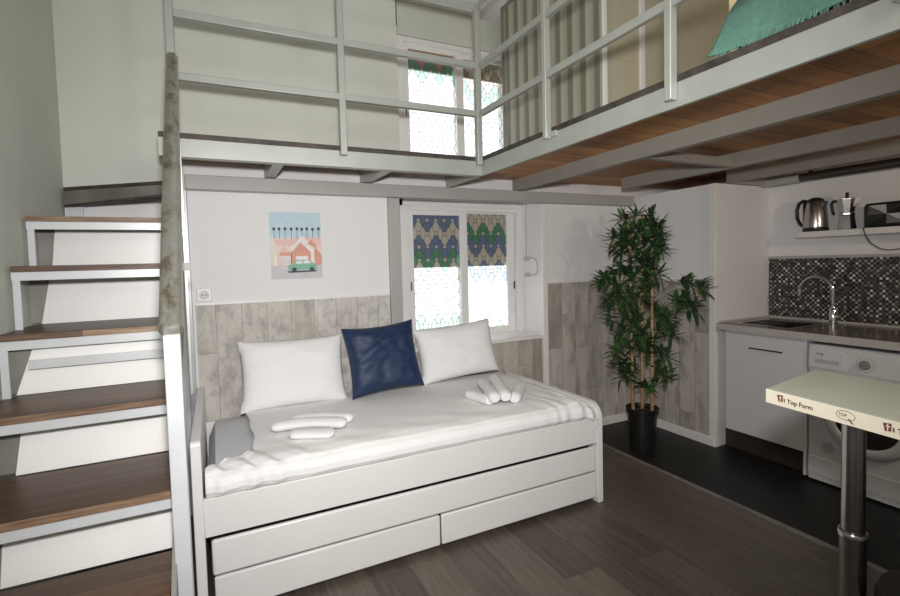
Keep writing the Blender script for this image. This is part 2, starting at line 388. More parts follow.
# shutter strap and its winder on the recess jamb
t = thing('shutter_strap', 'white roller shutter strap hanging on the right jamb of the lower window', 'strap', (2.305, 3.29, .86))
build('cord', MB().tube([(2.278,3.26,1.85),(2.29,3.28,1.65),(2.302,3.30,1.43)], .004, 8), M['enamelg'], t)
build('wall_bracket', MB().box(2.285,2.312,3.27,3.31,1.405,1.44), M['enamelg'], t, bevel=.004)
build('wall_bracket', MB().box(2.285,2.312,3.27,3.31,1.275,1.305), M['enamelg'], t, bevel=.004)
build('loop', MB().tube([(2.295,3.245,1.42),(2.295,3.21,1.43),(2.295,3.165,1.415),(2.295,3.14,1.375),(2.295,3.14,1.335),(2.295,3.165,1.30),(2.295,3.21,1.288),(2.295,3.29,1.287)], .005, 8), M['enamelg'], t, smooth=True)
build('pull_rod', MB().tube([(2.225,3.345,1.80),(2.222,3.345,.87)], .005, 8).lathe([(.009,-.02),(.009,.02)], (2.223,3.345,1.01), 8), M['cord'], t)

# ------------------------------------------------------------------ loft platform
ZB, ZF = 1.928, 2.012     # underside of joists, top of fascia channels
YF, XF = 2.588, 1.488
loft = thing('loft_platform', 'L-shaped grey steel loft platform with pine deck boards', 'loft', (1.5, 2.6, 0))
build('deck', MB().prism([(-.20,YF+.004,ZF),(XF+.004,YF+.004,ZF),(XF+.004,YR+.01,ZF),(XR-.01,YR+.01,ZF),(XR-.01,YB-.005,ZF),(-.20,YB-.005,ZF)], (0,0,.024)), M['deck'], loft, label='warm brown pine deck boards')
build('deck_edge', MB().box(-.20,XF,YF-.001,YF+.004,ZF,ZF+.026).box(XF-.001,XF+.004,YR+.01,YF+.004,ZF,ZF+.026), M['darkedge'], loft, label='dark stained deck edge')
def channel_x(x0, x1, y, dep=.055, t=.007):
    return MB().box(x0,x1,y,y+t,ZB,ZF).box(x0,x1,y+t,y+dep,ZB,ZB+t).box(x0,x1,y+t,y+dep,ZF-t,ZF)
def channel_y(y0, y1, x, dep=.055, t=.007, z0=None):
    z0 = ZB if z0 is None else z0
    return MB().box(x,x+t,y0,y1,z0,ZF).box(x+t,x+dep,y0,y1,z0,z0+t).box(x+t,x+dep,y0,y1,ZF-t,ZF)
build('fascia_beam', channel_x(-.20, XF, YF), M['steel'], loft)
build('fascia_beam', channel_y(YR+.01, YB-.01, XF, .016), M['steel'], loft)
for jx in (.325, .905):
    build('joist', MB().box(jx-.03,jx-.022,YF+.055,YB-.005,ZB,ZF).box(jx-.022,jx+.025,YF+.055,YB-.005,ZB,ZB+.008), M['steel'], loft)
for jx, ye in ((2.045, YB-.005), (2.815, 2.77), (3.37, 2.31)):
    build('joist', channel_y(YR+.01, ye, jx, .045), M['joist'], loft)
build('cross_brace', MB().box(2.11, 2.80, 1.88, 1.92, ZB+.002, ZB+.05), M['joist'], loft)
build('cross_brace', MB().box(3.425, XR-.01, 2.27, 2.318, ZB, ZF), M['column'], loft)
tag(build('ledger_beam', MB().box(-.12, 3.225, 3.03, YB-.002, 1.845, 1.925), M['column'], bevel=.004), 'long grey steel beam on the back wall under the loft', 'beam')
tag(build('steel_column', MB().box(1.053, 1.135, 3.068, 3.0995, 0, 1.845), M['column'], bevel=.006), 'grey square steel column on the wall left of the window', 'column')
tag(build('steel_column', MB().box(-.150, -.114, 3.05, 3.084, 0, 1.845), M['steelb'], bevel=.004), 'slim silver steel column beside the staircase handrail', 'column')

rail = thing('loft_railing', 'silver grey steel railing along the edge of the loft', 'railing', (1.0, 2.56, ZF))
py = YF-.038
for px in (-.131, .645, 1.464):
    build('post', MB().box(px-.017, px+.017, py, YF-.002, 1.985 if px > 0 else 1.945, 2.925), M['steel'], rail, bevel=.003)
for yy in (1.915, 1.213, .575, -.10, -.80):
    build('post', MB().box(XF-.036, XF-.002, yy-.014, yy+.014, 1.95 if yy == 1.213 else 1.985, 2.925), M['steel'], rail, bevel=.003)
for z0, z1 in ((2.885,2.925),(2.548,2.583),(2.268,2.303)):
    build('rail', MB().box(-.114, 1.447, py+.002, YF-.006, z0, z1), M['steel'], rail, bevel=.003)
    build('rail', MB().box(XF-.032, XF-.007, -.9, 2.53, z0-.003, z1-.003), M['steel'], rail, bevel=.003)
for yy in (1.91, .575):
    build('weld_bracket', MB().box(XF-.014, XF+.0, yy-.05, yy-.014, 1.99, 2.015), M['steel'], rail)
# dark pipe rack under the loft over the kitchen shelf
t = thing('extractor_pipe', 'dark round pipe running under the loft above the kitchen shelf', 'pipe', (3.8, 1.0, 1.92))
build('tube', MB().tube([(3.80,2.05,1.945),(3.80,-1.4,1.94)], .03, 20), M['pipe_d'], t, smooth=True)
build('collar', MB().tube([(3.80,2.305,1.945),(3.80,2.045,1.945)], .034, 20), M['column'], t, smooth=True)
for hy in (1.97,.5): build('hanger', MB().box(3.79,3.81,hy,hy+.02,1.97,1.985), M['blackm'], t)

# ------------------------------------------------------------------ upstairs partition
PX, PY = 1.982, 2.08
struct(build('wall_partition_striped', MB().box(PX, PX+.07, PY, YB-.002, 2.037, 3.235), M['stripe']), 'partition with beige and brown striped wallpaper upstairs')
struct(build('trim_6', MB().box(PX-.006,PX+.076,PY,YB-.002,3.235,3.26).box(PX-.006,PX+.03,YB-.03,YB-.002,2.037,3.235), M['steeld']), 'grey edge strip of the striped partition')
w = MB().box(PX+.07, 3.06, PY, PY+.07, 2.037, ZC)
struct(build('wall_partition_front', w, M['creamtile']), 'cream tiled partition front upstairs')
struct(build('trim_7', MB().box(PX-.004, PX+.026, PY-.012, PY, 2.037, ZC).box(2.258, 2.296, PY-.014, PY, 2.037, ZC), M['trimw'], bevel=.003), 'white upright battens on the cream partition upstairs')
struct(build('wall_bed_back', B(3.06, XR, 2.9, 3.0, 2.037, ZC), plain('warm cream wall', (.72,.62,.38), .7)), 'warm yellow wall behind the upstairs bed')

# ------------------------------------------------------------------ staircase
st = thing('staircase', 'steep steel staircase with dark wooden treads and white risers', 'stairs', (-.4, 1.5, 0))
# (front y, back y, top z)
TR = [(2.454,3.02,1.632),(2.26,2.60,1.432),(2.10,2.455,1.20),(1.83,2.132,.985),(1.565,1.905,.78),(1.30,1.635,.572),(1.03,1.37,.37),(.76,1.10,.17)]
x0, x1 = XL+.012, -.136
for i, (yf, yb, z) in enumerate(TR):
    t = build('tread', MB().box(x0, x1, yf, yb, z-.022, z), M['tread'], st, bevel=.003)
    build('nosing', MB().box(x0, x1, yf-.004, yf, z-.022, z-.001), M['edgewood'], t, label='wood front edge coloured lighter as if flash-lit')
    build('tread_support', MB().box(x0, x1, yf+.002, yf+.008, z-.053, z-.0225).box(x0, x1, yf+.008, yf+.035, z-.029, z-.0225), M['steelb'], t, label='pale silver steel angle under the tread')
# white riser boards standing behind the treads: (y, lower z, upper z, left x at top, left x at bottom)
RZ = [(2.612,1.433,1.608,-.600,-.618),(2.463,1.201,1.408,-.590,-.628),(2.142,.986,1.176,-.566,-.628),(1.917,.781,.962,-.550,-.577),(1.647,.573,.757,-.527,-.543),(1.38,.372,.549,-.52,-.54),(1.11,.172,.347,-.51,-.53)]
for (y, z0, z1, xt, xb) in RZ:
    build('riser', MB().prism([(xb,y,z0),(-.139,y,z0),(-.139,y,z1),(xt,y,z1)], (0,.012,0)), M['lacq'], st, label='white riser board')
    build('stringer_plate', MB().box(XL+.004, -.50, y+.013, y+.02, z0+.004, z1-.005), M['steeld'], st)
# left zigzag uprights and right stringer
for (yf, yb, z), (_, _, zn) in zip(TR[:-1], TR[1:]):
    build('upright', MB().box(XL+.014, XL+.036, yf+.004, yf+.012, zn, z-.024).box(XL+.014, XL+.020, yf+.012, yf+.04, zn, z-.024), M['steelb'], st)
rs = MB()
rs.prism([(-.134,2.62,1.56),(-.134,.70,.0),(-.134,.88,.0),(-.134,2.62,1.42)], (.012,0,0))
build('stringer', rs, M['steeld'], st)
build('upright', MB().box(-.150,-.137,1.655,1.665,.573,.756), M['steelb'], st)
build('cross_bar', MB().box(-.583, -.137, 2.112, 2.124, 1.076, 1.106), M['steelb'], st)
# winder step under the loft arrival
t = build('tread', MB().prism([(x0,3.04,1.815),(-.15,2.665,1.815),(-.15,3.095,1.815),(x0,3.095,1.815)], (0,0,.016)), M['darkedge'], st, label='dark angled winder step at the top')
build('tread_support', MB().prism([(x0,3.045,1.745),(-.15,2.67,1.772),(-.15,2.67,1.814),(x0,3.045,1.814)], (.006,.012,0)), M['steeld'], t)
build('tread_support', MB().prism([(x0,3.04,1.733),(-.15,2.665,1.760),(-.15,2.72,1.760),(x0,3.09,1.733)], (0,0,.011)), M['darkedge'], t)
build('upright', MB().box(-.655,-.585,3.06,3.075,1.63,1.76), M['steelb'], st)
build('newel_post', MB().box(-.127,-.087,1.462,1.502,0,1.232), M['steelb'], st, bevel=.003, label='square silver newel post')
hr = MB().tube([(-.107,1.468,1.245),(-.112,1.75,1.535),(-.119,2.15,1.955),(-.1255,2.528,2.352)], .029, 28, radii=[.0295,.0285,.0265,.025])
build('handrail', hr, M['pipe'], st, smooth=True, label='thick weathered steel pipe handrail')
build('baluster', MB().box(-.098,-.090,2.09,2.098,.93,1.88), M['steel'], st)
build('baluster_clip', MB().box(-.115,-.078,2.085,2.092,1.40,1.43), M['steeld'], st)

# ------------------------------------------------------------------ daybed
bed = thing('daybed', 'white lacquered daybed with a pull-out front and two drawers', 'bed', (.93, 2.6, 0))
def rounded_end(x0, x1, y0, y1, z1, r):
    pts = [(x0,y1,0),(x0,y1,z1)]
    for k in range(9):
        a = PI/2*k/8; pts.append((x0, y0+r-r*math.sin(a), z1-r+r*math.cos(a)))
    pts.append((x0,y0,0)); return MB().prism(pts, (x1-x0,0,0))
build('end_panel', rounded_end(-.112,-.075,2.092,3.07,.738,.02), M['lacq'], bed, bevel=.003)
build('end_panel', rounded_end(1.935,1.972,2.102,3.07,.578,.09), M['lacq'], bed, bevel=.003)
build('front_rail', MB().prism([(-.075,2.098,.349),(1.935,2.108,.349),(1.935,2.132,.349),(-.075,2.122,.349)],(0,0,.154)), M['lacq'], bed, bevel=.003)
build('back_rail', MB().box(-.075,1.935,3.04,3.064,.03,.54), M['lacq'], bed)
build('slat_base', MB().box(-.075,1.935,2.146,3.04,.335,.352), M['lacq'], bed)
build('pull_out_front', MB().prism([(-.055,2.108,.182),(1.928,2.116,.182),(1.928,2.136,.182),(-.055,2.128,.182)],(0,0,.146)), M['lacq'], bed, bevel=.012, seg=3)
for a, b, ya, yb in ((-.05,.938,2.106,2.110),(.946,1.928,2.110,2.114)):
    build('drawer', MB().prism([(a,ya,.028),(b,yb,.028),(b,yb+.02,.028),(a,ya+.02,.028)],(0,0,.148)), M['lacq'], bed, bevel=.006)
build('inner_box', MB().box(-.06,1.93,2.175,3.03,.02,.32), M['plinth'], bed)

def blob(x0,x1,y0,y1,z0,z1,r,nu=40,nv=60):
    """rounded slab as a closed loop of profiles"""
    def fn(u, v):
        a = 2*PI*u; x = x0 + (x1-x0)*v
        e = 5.0; cs, sn = math.cos(a), math.sin(a)
        k = 1 if .0 < v < 1 else .0
        end = min(1, min(v, 1-v)*(x1-x0)/r); sc = (1-(1-end)**2.4)**.5 if end < 1 else 1
        yy = (abs(cs)**(2/e))*(1 if cs >= 0 else -1); zz = (abs(sn)**(2/e))*(1 if sn >= 0 else -1)
        return (x, (y0+y1)/2 + yy*(y1-y0)/2*(1-.03*(1-sc)), (z0+z1)/2 + zz*(z1-z0)/2*max(sc,.02))
    return MB().grid(fn, nu, nv, closeu=True)
mt = build('mattress', blob(-.062,1.925,2.152,3.035,.356,.578,.05), M['mattress'], smooth=True)
tag(mt, 'pale grey blue mattress showing at the stair end of the daybed', 'mattress')

# fitted sheet: cross profile over the mattress, pulled off the left end
def sheet_fn(u, v):
    # u along y profile, v along x
    prof = [(2.108,.506),(2.096,.525),(2.096,.55),(2.106,.575),(2.132,.592),(2.18,.600),(2.3,.602),(2.6,.602),(2.9,.602),(3.02,.600),(3.045,.585),(3.046,.54)]
    f = u*(len(prof)-1); i = min(int(f), len(prof)-2); t = f-i
    y = prof[i][0]*(1-t)+prof[i+1][0]*t; z = prof[i][1]*(1-t)+prof[i+1][1]*t
    # ragged left margin
    xl = .128 + .025*noise.noise(Vector((y*5, 3.1, 0)))
    if y < 2.30:
        k = min(1, (2.30-y)/.14); k = k*k*(3-2*k); xl = xl*(1-k) + (-.066)*k
    x = xl + (1.929-xl)*v
    # right end rolls over
    d = (x-1.929)/.13
    if d > -1: z -= .085*(1-math.sqrt(max(0, 1-(1+d)**2)))*(1 if z > .52 else .3)
    # wrinkles
    front = max(0, min(1, (2.62-y)/.5)); rt = max(0, min(1, (x-1.45)/.4)); lf = max(0, min(1, (.52-x)/.45))
    wr = .005*noise.noise(Vector((x*2.5, y*2.5, 1))) + .002*noise.noise(Vector((x*9, y*7, 5)))
    diag = math.sin(x*48 + y*40 + 4*noise.noise(Vector((x*4, y*4, 8)))) + .5*math.sin(x*95 + y*60 + 5*noise.noise(Vector((x*5, y*5, 3))))
    wr += .0075*front*lf*diag*min(1, (2.42-y)/.15 if y < 2.42 else 0)
    crk = math.sin(x*75 + y*20 + 5*noise.noise(Vector((x*6, y*4, 2)))) + .7*noise.noise(Vector((x*40, y*12, 6)))
    wr += .006*front*rt*crk
    wr += .0022*front*math.sin(x*17 + y*34 + 4*noise.noise(Vector((x*2, y*3, 4)))) + .0012*noise.noise(Vector((x*22, y*16, 9)))
    if y < 2.122: return (x, y - wr*.8, z + .004*math.sin(x*7)*noise.noise(Vector((x*4,0,0))))
    return (x, y, z + wr + .002)
sh = build('fitted_sheet', MB().grid(sheet_fn, 90, 230), M['sheet'], smooth=True, solid=.004)
tag(sh, 'white crumpled fitted sheet stretched over the daybed mattress', 'sheet')

# ------------------------------------------------------------------ pillows
def cushion(name, w, h, T, centre, lean, yaw, roll, mat, pinch, wr, seed, flange=0.0):
    R = Matrix.Translation(centre) @ Matrix.Rotation(yaw, 4, 'Z') @ Matrix.Rotation(lean, 4, 'X') @ Matrix.Rotation(roll, 4, 'Y')
    mb = MB(); n = 44
    for sgn in (-1, 1):
        V = []
        for i in range(n+1):
            row = []
            for j in range(n+1):
                u = -1+2*i/n; v = -1+2*j/n
                uu = u*(1-pinch*(1-v*v)**0+pinch*abs(v)**2); vv = v*(1-pinch+pinch*abs(u)**2)
                e = (max(0, 1-u**4)*max(0, 1-v**4))
                th = T/2*(e**.55) if e > 0 else 0
                p = Vector((uu*w/2, sgn*th, vv*h/2))
                d = wr*(noise.noise(Vector((u*1.7+seed, v*1.7, sgn*3)))+.5*noise.noise(Vector((u*4+seed, v*5, sgn*3))))
                fold = wr*.9*math.exp(-((v-.25-.3*math.sin(u*2+seed))**2)/.02)*(1-u*u)
                p.y += sgn*(d+fold)*min(1, e*2)
                row.append(mb.bm.verts.new(R @ p))
            V.append(row)
        for i in range(n):
            for j in range(n): mb._f([V[i][j], V[i+1][j], V[i+1][j+1], V[i][j+1]])
    bmesh.ops.remove_doubles(mb.bm, verts=mb.bm.verts, dist=.0006)
    return build(name, mb, mat, smooth=True)
p = cushion('pillow', .60, .40, .15, (.40,2.945,.79), math.radians(-14), math.radians(2), math.radians(1), M['cotton'], .06, .008, 1.0)
tag(p, 'white pillow leaning on the plank cladding, left of the navy cushion', 'pillow', 'white bed pillows')
p = cushion('pillow', .58, .37, .15, (1.475,2.955,.803), math.radians(-14), math.radians(-2), math.radians(-4), M['cotton'], .06, .008, 4.0)
tag(p, 'white pillow leaning under the window, right of the navy cushion', 'pillow', 'white bed pillows')
p = cushion('cushion', .47, .43, .15, (.925,2.875,.828), math.radians(-17), math.radians(1), math.radians(-3), M['navy'], .09, .014, 7.0)
tag(p, 'navy blue square cushion between the two white pillows', 'cushion')

# ------------------------------------------------------------------ towels
def roll_towel(a, b, r, label, group, flat=.8, bend=0.0, spiral=True, z=0):
    a, b = Vector(a), Vector(b); L = (b-a).length; d = (b-a).normalized(); side = Vector((-d.y, d.x, 0)); up = Vector((0,0,1))
    mb = MB(); n = 28; m = 22; seed = random.random()*20
    rings = []
    for j in range(m+1):
        t = j/m; c = a + d*L*t + side*bend*math.sin(PI*t)
        e = min(t, 1-t)*L/(r*.55); sc = math.sqrt(max(.0, 1-(1-min(1, e))**2))*.25+.75
        ring = []
        for k in range(n):
            an = 2*PI*k/n; rr = r*sc*(1+.05*noise.noise(Vector((math.cos(an)*1.2+seed, math.sin(an)*1.2, t*4))))
            lap = .06*r if 0 < (an % (2*PI)) < .25*PI else 0
            ring.append(mb.bm.verts.new(c + side*math.cos(an)*(rr+lap) + up*(math.sin(an)*(rr+lap)*flat + r*flat)))
        rings.append(ring)
    for j in range(m):
        for k in range(n): mb._f([rings[j][k], rings[j][(k+1)%n], rings[j+1][(k+1)%n], rings[j+1][k]])
    mb._f(rings[0][::-1]); mb._f(rings[-1])
    if spiral:
        for c, sg in ((a, -1), (b, 1)):
            pts = []
            for q in range(34):
                an = q*.42; rr = r*.70*(1-q/36)
                pts.append(c + d*sg*.0015 + side*math.cos(an)*rr + up*(math.sin(an)*rr*flat + r*flat))
            mb.tube(pts, .0038, 5)
    return tag(build('rolled_towel', mb, M['terry'], smooth=True), label, 'towel', group)
zt = .606
roll_towel((.335,2.545,zt), (.595,2.405,zt+.004), .043, 'rolled white towel at the back of the three beside the left pillow', 'towels on the left of the bed', .58, .018)
roll_towel((.228,2.44,zt+.012), (.535,2.30,zt+.02), .044, 'longest rolled white towel, middle of the three on the left of the bed', 'towels on the left of the bed', .55, .032)
roll_towel((.295,2.335,zt), (.465,2.25,zt), .046, 'short rolled white towel at the front of the three on the left', 'towels on the left of the bed', .45, .004)
G = 'towels fanned out on the right of the bed'
roll_towel((1.31,2.495,zt), (1.352,2.30,zt), .031, 'rolled white towel lying outermost left of the fanned four', G, .85)
roll_towel((1.465,2.60,zt+.022), (1.355,2.262,zt+.02), .035, 'rolled white towel, second from left of the fanned four', G, .9)
roll_towel((1.57,2.63,zt+.026), (1.418,2.252,zt+.02), .036, 'rolled white towel pointing straight back in the middle of the fan', G, .9)
roll_towel((1.655,2.455,zt), (1.478,2.262,zt), .035, 'rolled white towel outermost right of the fanned four', G, .9)

# ------------------------------------------------------------------ picture and socket
def poster():
    mb = MB(); y0 = 3.094
    X0, X1, Z0, Z1 = .312, .614, 1.332, 1.737
    mats = [plain('print sky blue', (.52,.66,.74), .6), plain('print pink', (.80,.53,.49), .6), plain('print coral', (.70,.34,.26), .6), plain('print cream', (.76,.68,.60), .6),
            plain('print grey', (.60,.58,.60), .6), plain('print dark', (.05,.06,.08), .6), plain('print mint', (.22,.47,.35), .6), plain('print white', (.80,.78,.76), .6)]
    def P(pts, mi, k): mb.poly([(X0+(X1-X0)*a, y0-.0004*k, Z1-(Z1-Z0)*b) for a, b in pts], mi)
    mb.box(X0, X1, y0, 3.0995, Z0, Z1)
    P([(0,.39),(1,.37),(1,.82),(0,.82)], 3, 1)
    P([(.1,.40),(1,.38),(1,.50),(.1,.50)], 1, 2)
    P([(0,.80),(1,.76),(1,1),(0,1)], 4, 2)
    for (a, w, t, m) in ((.62,.46,.36,7),(.27,.42,.49,7),(.55,.52,.44,1),(.88,.30,.53,2)):
        b = .80
        P([(a-w/2,t+.17),(a,t),(a+w/2,t+.17),(a+w/2,b),(a-w/2,b)] if a+w/2 <= 1 else [(a-w/2,t+.17),(a,t),(1,t+.12),(1,b),(a-w/2,b)], m, 3+m*.3)
    P([(.72,.47),(.80,.41),(.90,.50),(.90,.56)], 2, 6)
    P([(.12,.62),(.26,.50),(.39,.60),(.39,.80),(.12,.80)], 1, 6)
    P([(.18,.60),(.37,.60),(.37,.65),(.18,.65)], 2, 7); P([(.20,.66),(.37,.66),(.37,.79),(.20,.79)], 7, 7)
    for k in range(4): P([(.21+.04*k,.67),(.235+.04*k,.67),(.235+.04*k,.78),(.21+.04*k,.78)], 4, 8)
    P([(.40,.60),(.58,.45),(.78,.60),(.78,.80),(.40,.80)], 2, 6)
    P([(.48,.66),(.72,.66),(.72,.72),(.48,.72)], 7, 7)
    for k in range(9):
        x = .08+.108*k + .01*math.sin(k*5); z = .25+.015*math.sin(k*3.1); x = min(x, .975)
        P([(x-.005,z),(x+.005,z),(x+.006,.40),(x-.003,.40)], 5, 4)
        P([(x+.035*math.cos(q*PI/4)*(1 if q % 2 else .75), z+.028*math.sin(q*PI/4)*(1 if q % 2 else .8)) if x+.035 < 1 else (min(1, x+.03*math.cos(q*PI/4)), z+.026*math.sin(q*PI/4)) for q in range(8)], 5, 5)
    # parked mint car
    P([(.32,.80),(.36,.785),(.42,.78),(.46,.725),(.74,.715),(.82,.77),(.88,.78),(.89,.86),(.33,.87)], 6, 9)
    P([(.46,.775),(.49,.735),(.60,.73),(.60,.775)], 7, 10); P([(.62,.775),(.62,.73),(.73,.725),(.79,.77)], 7, 10)
    for cx in (.44,.79): P([(cx+.05*math.cos(q*PI/5), .865+.037*math.sin(q*PI/5)) for q in range(10)], 5, 11)
    P([(.30,.885),(.90,.875),(.86,.90),(.34,.91)], 5, 8)
    return build('wall_print', mb, mats)
tag(poster(), 'small colour print of pink gabled houses, palms and a mint car on the white wall', 'picture')
t = thing('wall_socket', 'white round-hole power socket low on the white wall near the stairs', 'socket', (-.052, 3.095, 1.26))
build('faceplate', MB().box(-.092,-.014,3.089,3.0995,1.219,1.298), M['socket'], t, bevel=.004)
build('insert', MB().tube([(-.053,3.0895,1.258),(-.053,3.086,1.258)], .026, 24), M['enamelg'], t)
build('pin_hole', MB().tube([(-.063,3.087,1.258),(-.063,3.0855,1.258)], .004, 10).tube([(-.043,3.087,1.258),(-.043,3.0855,1.258)], .004, 10), M['black'], t)

# ------------------------------------------------------------------ potted plant
PC = Vector((2.80, 2.575, 0)); UD = Vector((.676,-.737,0)); ND = Vector((.737,.676,0))
plant = thing('potted_bamboo_palm', 'tall potted bamboo palm with three canes in the corner', 'plant', PC)
build('pot', MB().lathe([(.086,.0),(.088,.01),(.103,.265),(.112,.267),(.115,.275),(.116,.305),(.106,.307),(.100,.285),(.02,.282)], PC, 36), M['black'], plant, smooth=True, label='black plastic pot')
build('soil', MB().lathe([(.098,.275),(.06,.284),(.005,.288)], PC, 20), M['soil'], plant, smooth=True)
canes = []
for (u0, n0, u1, n1, zt) in ((-.062,-.01,-.075,.0,1.60),(.0,.03,.01,.02,1.72),(.068,-.02,.075,-.02,1.66)):
    pts = [PC + UD*(u0+(u1-u0)*k/8) + ND*(n0+(n1-n0)*k/8) + Vector((0,0,.27+(zt-.27)*k/8)) for k in range(9)]
    build('cane', MB().tube(pts, .0125, 10, radii=[.0125-.0005*k for k in range(9)]), M['cane'], plant, smooth=True)
    canes.append(pts)
fans = [(627,214),(639,211),(652,216),(632,224),(645,226),(657,222),(620,236),(613,233),(660,233),(634,238),(647,240),(657,242),(626,248),(640,250),(652,252),(616,243),
 (663,246),(633,259),(645,260),(655,262),(640,268),(648,271),(627,268),(658,271),(622,258),(612,265),(604,272),(599,276),(616,276),(611,290),(606,297),
 (686,276),(696,280),(704,279),(690,292),(679,297),(701,299),(694,308),(684,302),(620,294),(630,299),(640,307),(652,303),(624,311),(661,308),(612,316),(650,320),
 (661,324),(669,319),(675,329),(619,329),(626,339),(633,344),(645,333),(655,339),(663,349),(617,349),(625,357),(635,361),(650,356),(660,361),(668,369),(621,371),
 (640,376),(645,384),(658,376),(630,369),(608,305),(670,312),(648,346),(640,290),(632,285),(652,287),(614,360),(637,318),(637,330)]
fo = MB(); stems = MB()
rnd = random.Random(3)
def leaflet(mb, base, d, L, wd):
    d = d.normalized(); side = d.cross(Vector((0,0,1)))
    if side.length < .1: side = Vector((1,0,0))
    side.normalize(); nrm = side.cross(d)
    rows = []
    for k in range(6):
        t = k/5; ww = wd*(math.sin(PI*min(1, t*.93+.07))**.8)*(1 if t < .98 else .1)
        c = base + d*L*t + Vector((0,0,-1))*L*.16*t*t
        rows.append([mb.bm.verts.new(c - side*ww + nrm*ww*.35), mb.bm.verts.new(c), mb.bm.verts.new(c + side*ww + nrm*ww*.35)])
    for k in range(5):
        for q in range(2): mb._f([rows[k][q], rows[k][q+1], rows[k+1][q+1], rows[k+1][q]])
fans = fans + [(a+rnd.uniform(-7,7), b+rnd.uniform(-6,6)) for a, b in fans] + [(x+rnd.uniform(-4,4), 216+rnd.uniform(0,62)) for x in (626,632,638,645,650,655,660)*3]
for fi, (px, pyy) in enumerate(fans):
    u = (px-643)*.00735; u = u*.86 if u < .25 else .215+(u-.25)*.78; pyy = min(pyy, 372+(pyy-372)*.4); z = .303 + (407-pyy)*.00734 - .035
    outward = abs(u)/.35
    nn = rnd.uniform(-.19, .13)*(1-.35*min(1, outward))
    c = PC + UD*u + ND*nn + Vector((0,0,z))
    cn = min(canes, key=lambda p: (p[4]-c).xy.length)
    zj = max(.45, min(1.58, z - .06 - .25*abs(u)))
    k = (zj-.27)/(cn[-1].z-.27)*8; k = max(0, min(7.99, k)); a = cn[int(k)].lerp(cn[int(k)+1], k-int(k))
    mid = a.lerp(c, .55) + Vector((0,0,.03))
    if fi % 2 == 0 or abs(u) < .12: stems.tube([a, mid, c], .0022, 5)
    main = (UD*u*1.6 + ND*nn*1.6 + Vector((0,0,.10 + (.12 if z > 1.5 else 0)))).normalized()
    if main.length == 0: main = Vector((0,0,1))
    sd = main.cross(Vector((0,0,1)));  sd = sd.normalized() if sd.length > .05 else UD.copy()
    main = (main + Vector((0,0,.30))).normalized(); sd = main.cross(Vector((.3,.2,1))).normalized()
    sd = (Matrix.Rotation(rnd.uniform(-1.25,1.25), 3, main) @ sd).normalized()
    nl = rnd.choice((5,6,7)); tilt = rnd.uniform(-.5, .5)
    for i in range(nl):
        an = (i/(nl-1)-.5)*rnd.uniform(3.2, 4.2)
        d = main*math.cos(an) + sd*math.sin(an) + Vector((0,0,rnd.uniform(-.15,.35))) + UD*tilt*.2
        leaflet(fo, c, d, rnd.uniform(.08,.135), rnd.uniform(.0135,.018))
build('stems', stems, M['leaf'], plant, smooth=True)
build('foliage', fo, M['leaf'], plant, label='dark green narrow fanned leaves')

# ------------------------------------------------------------------ kitchen
KY0, KY1 = -.6, 2.318
o = build('splashback', MB().box(3.888, XR, KY0, 2.316, .922, 1.368), M['mosaic']); struct(o, 'black and silver mosaic tile splashback')
struct(build('trim_8', MB().box(3.884, XR, KY0, 2.316, 1.368, 1.388), M['column']), 'grey strip along the top of the mosaic splashback')
wt = thing('worktop', 'brown speckled worktop with pale front edge in the kitchen niche', 'worktop', (3.57, 1.2, .87))
w = MB(); SX0, SX1, SY0, SY1 = 3.35, 3.71, 1.86, 2.225
z0, z1 = .872, .917
w.box(3.262, SX0, KY0, KY1-.004, z0, z1).box(SX1, 3.886, KY0, KY1-.004, z0, z1).box(SX0, SX1, KY0, SY0, z0, z1).box(SX0, SX1, SY1, KY1-.004, z0, z1)
build('slab', w, M['stone'], wt)
build('front_edge', MB().box(3.254, 3.262, KY0, KY1-.002, z0-.001, z1-.001), M['stone_edge'], wt, bevel=.002, label='pale grey edge strip')
build('upstand', MB().box(3.874, 3.886, KY0, KY1-.004, z1, z1+.013).box(3.30, 3.886, KY1-.016, KY1-.004, z1, z1+.013), M['stone_edge'], wt, label='pale sealing strip along the wall')
sk = thing('kitchen_sink', 'stainless steel sink bowl set into the worktop', 'sink', (3.57, 2.04, .78))
s = MB()
s.box(SX0-.02,SX0+.012,SY0-.02,SY1+.02,z1,z1+.004).box(SX1-.012,SX1+.06,SY0-.02,SY1+.02,z1,z1+.004).box(SX0+.012,SX1-.012,SY0-.02,SY0+.012,z1,z1+.004).box(SX0+.012,SX1-.012,SY1-.012,SY1+.02,z1,z1+.004)
build('rim', s, M['inox'], sk, bevel=.0015)
b = MB()
b.box(SX0+.004,SX0+.010,SY0+.004,SY1-.004,.765,z1).box(SX1-.010,SX1-.004,SY0+.004,SY1-.004,.765,z1).box(SX0+.01,SX1-.01,SY0+.004,SY0+.010,.765,z1).box(SX0+.01,SX1-.01,SY1-.010,SY1-.004,.765,z1).box(SX0+.01,SX1-.01,SY0+.01,SY1-.01,.765,.771)
build('bowl', b, M['chromed'], sk)
fc = thing('kitchen_tap', 'chrome gooseneck kitchen tap with side lever', 'tap', (3.77, 1.82, z1+.004))
build('base', MB().lathe([(.030,0),(.030,.008),(.024,.012),(.024,.10),(.019,.108),(.019,.115)], (3.77,1.82,z1+.004), 20), M['chrome'], fc, smooth=True)
pts = [(3.77,1.82,1.02),(3.77,1.82,1.14)]
for k in range(1, 15):
    a = PI*k/14*1.05; pts.append((3.77-.02*k/14, 1.92-.10*math.cos(a), 1.14+.098*math.sin(a)))
pts.append((3.75,2.022,1.10))
build('spout', MB().tube(pts, .0105, 14), M['chrome'], fc, smooth=True)
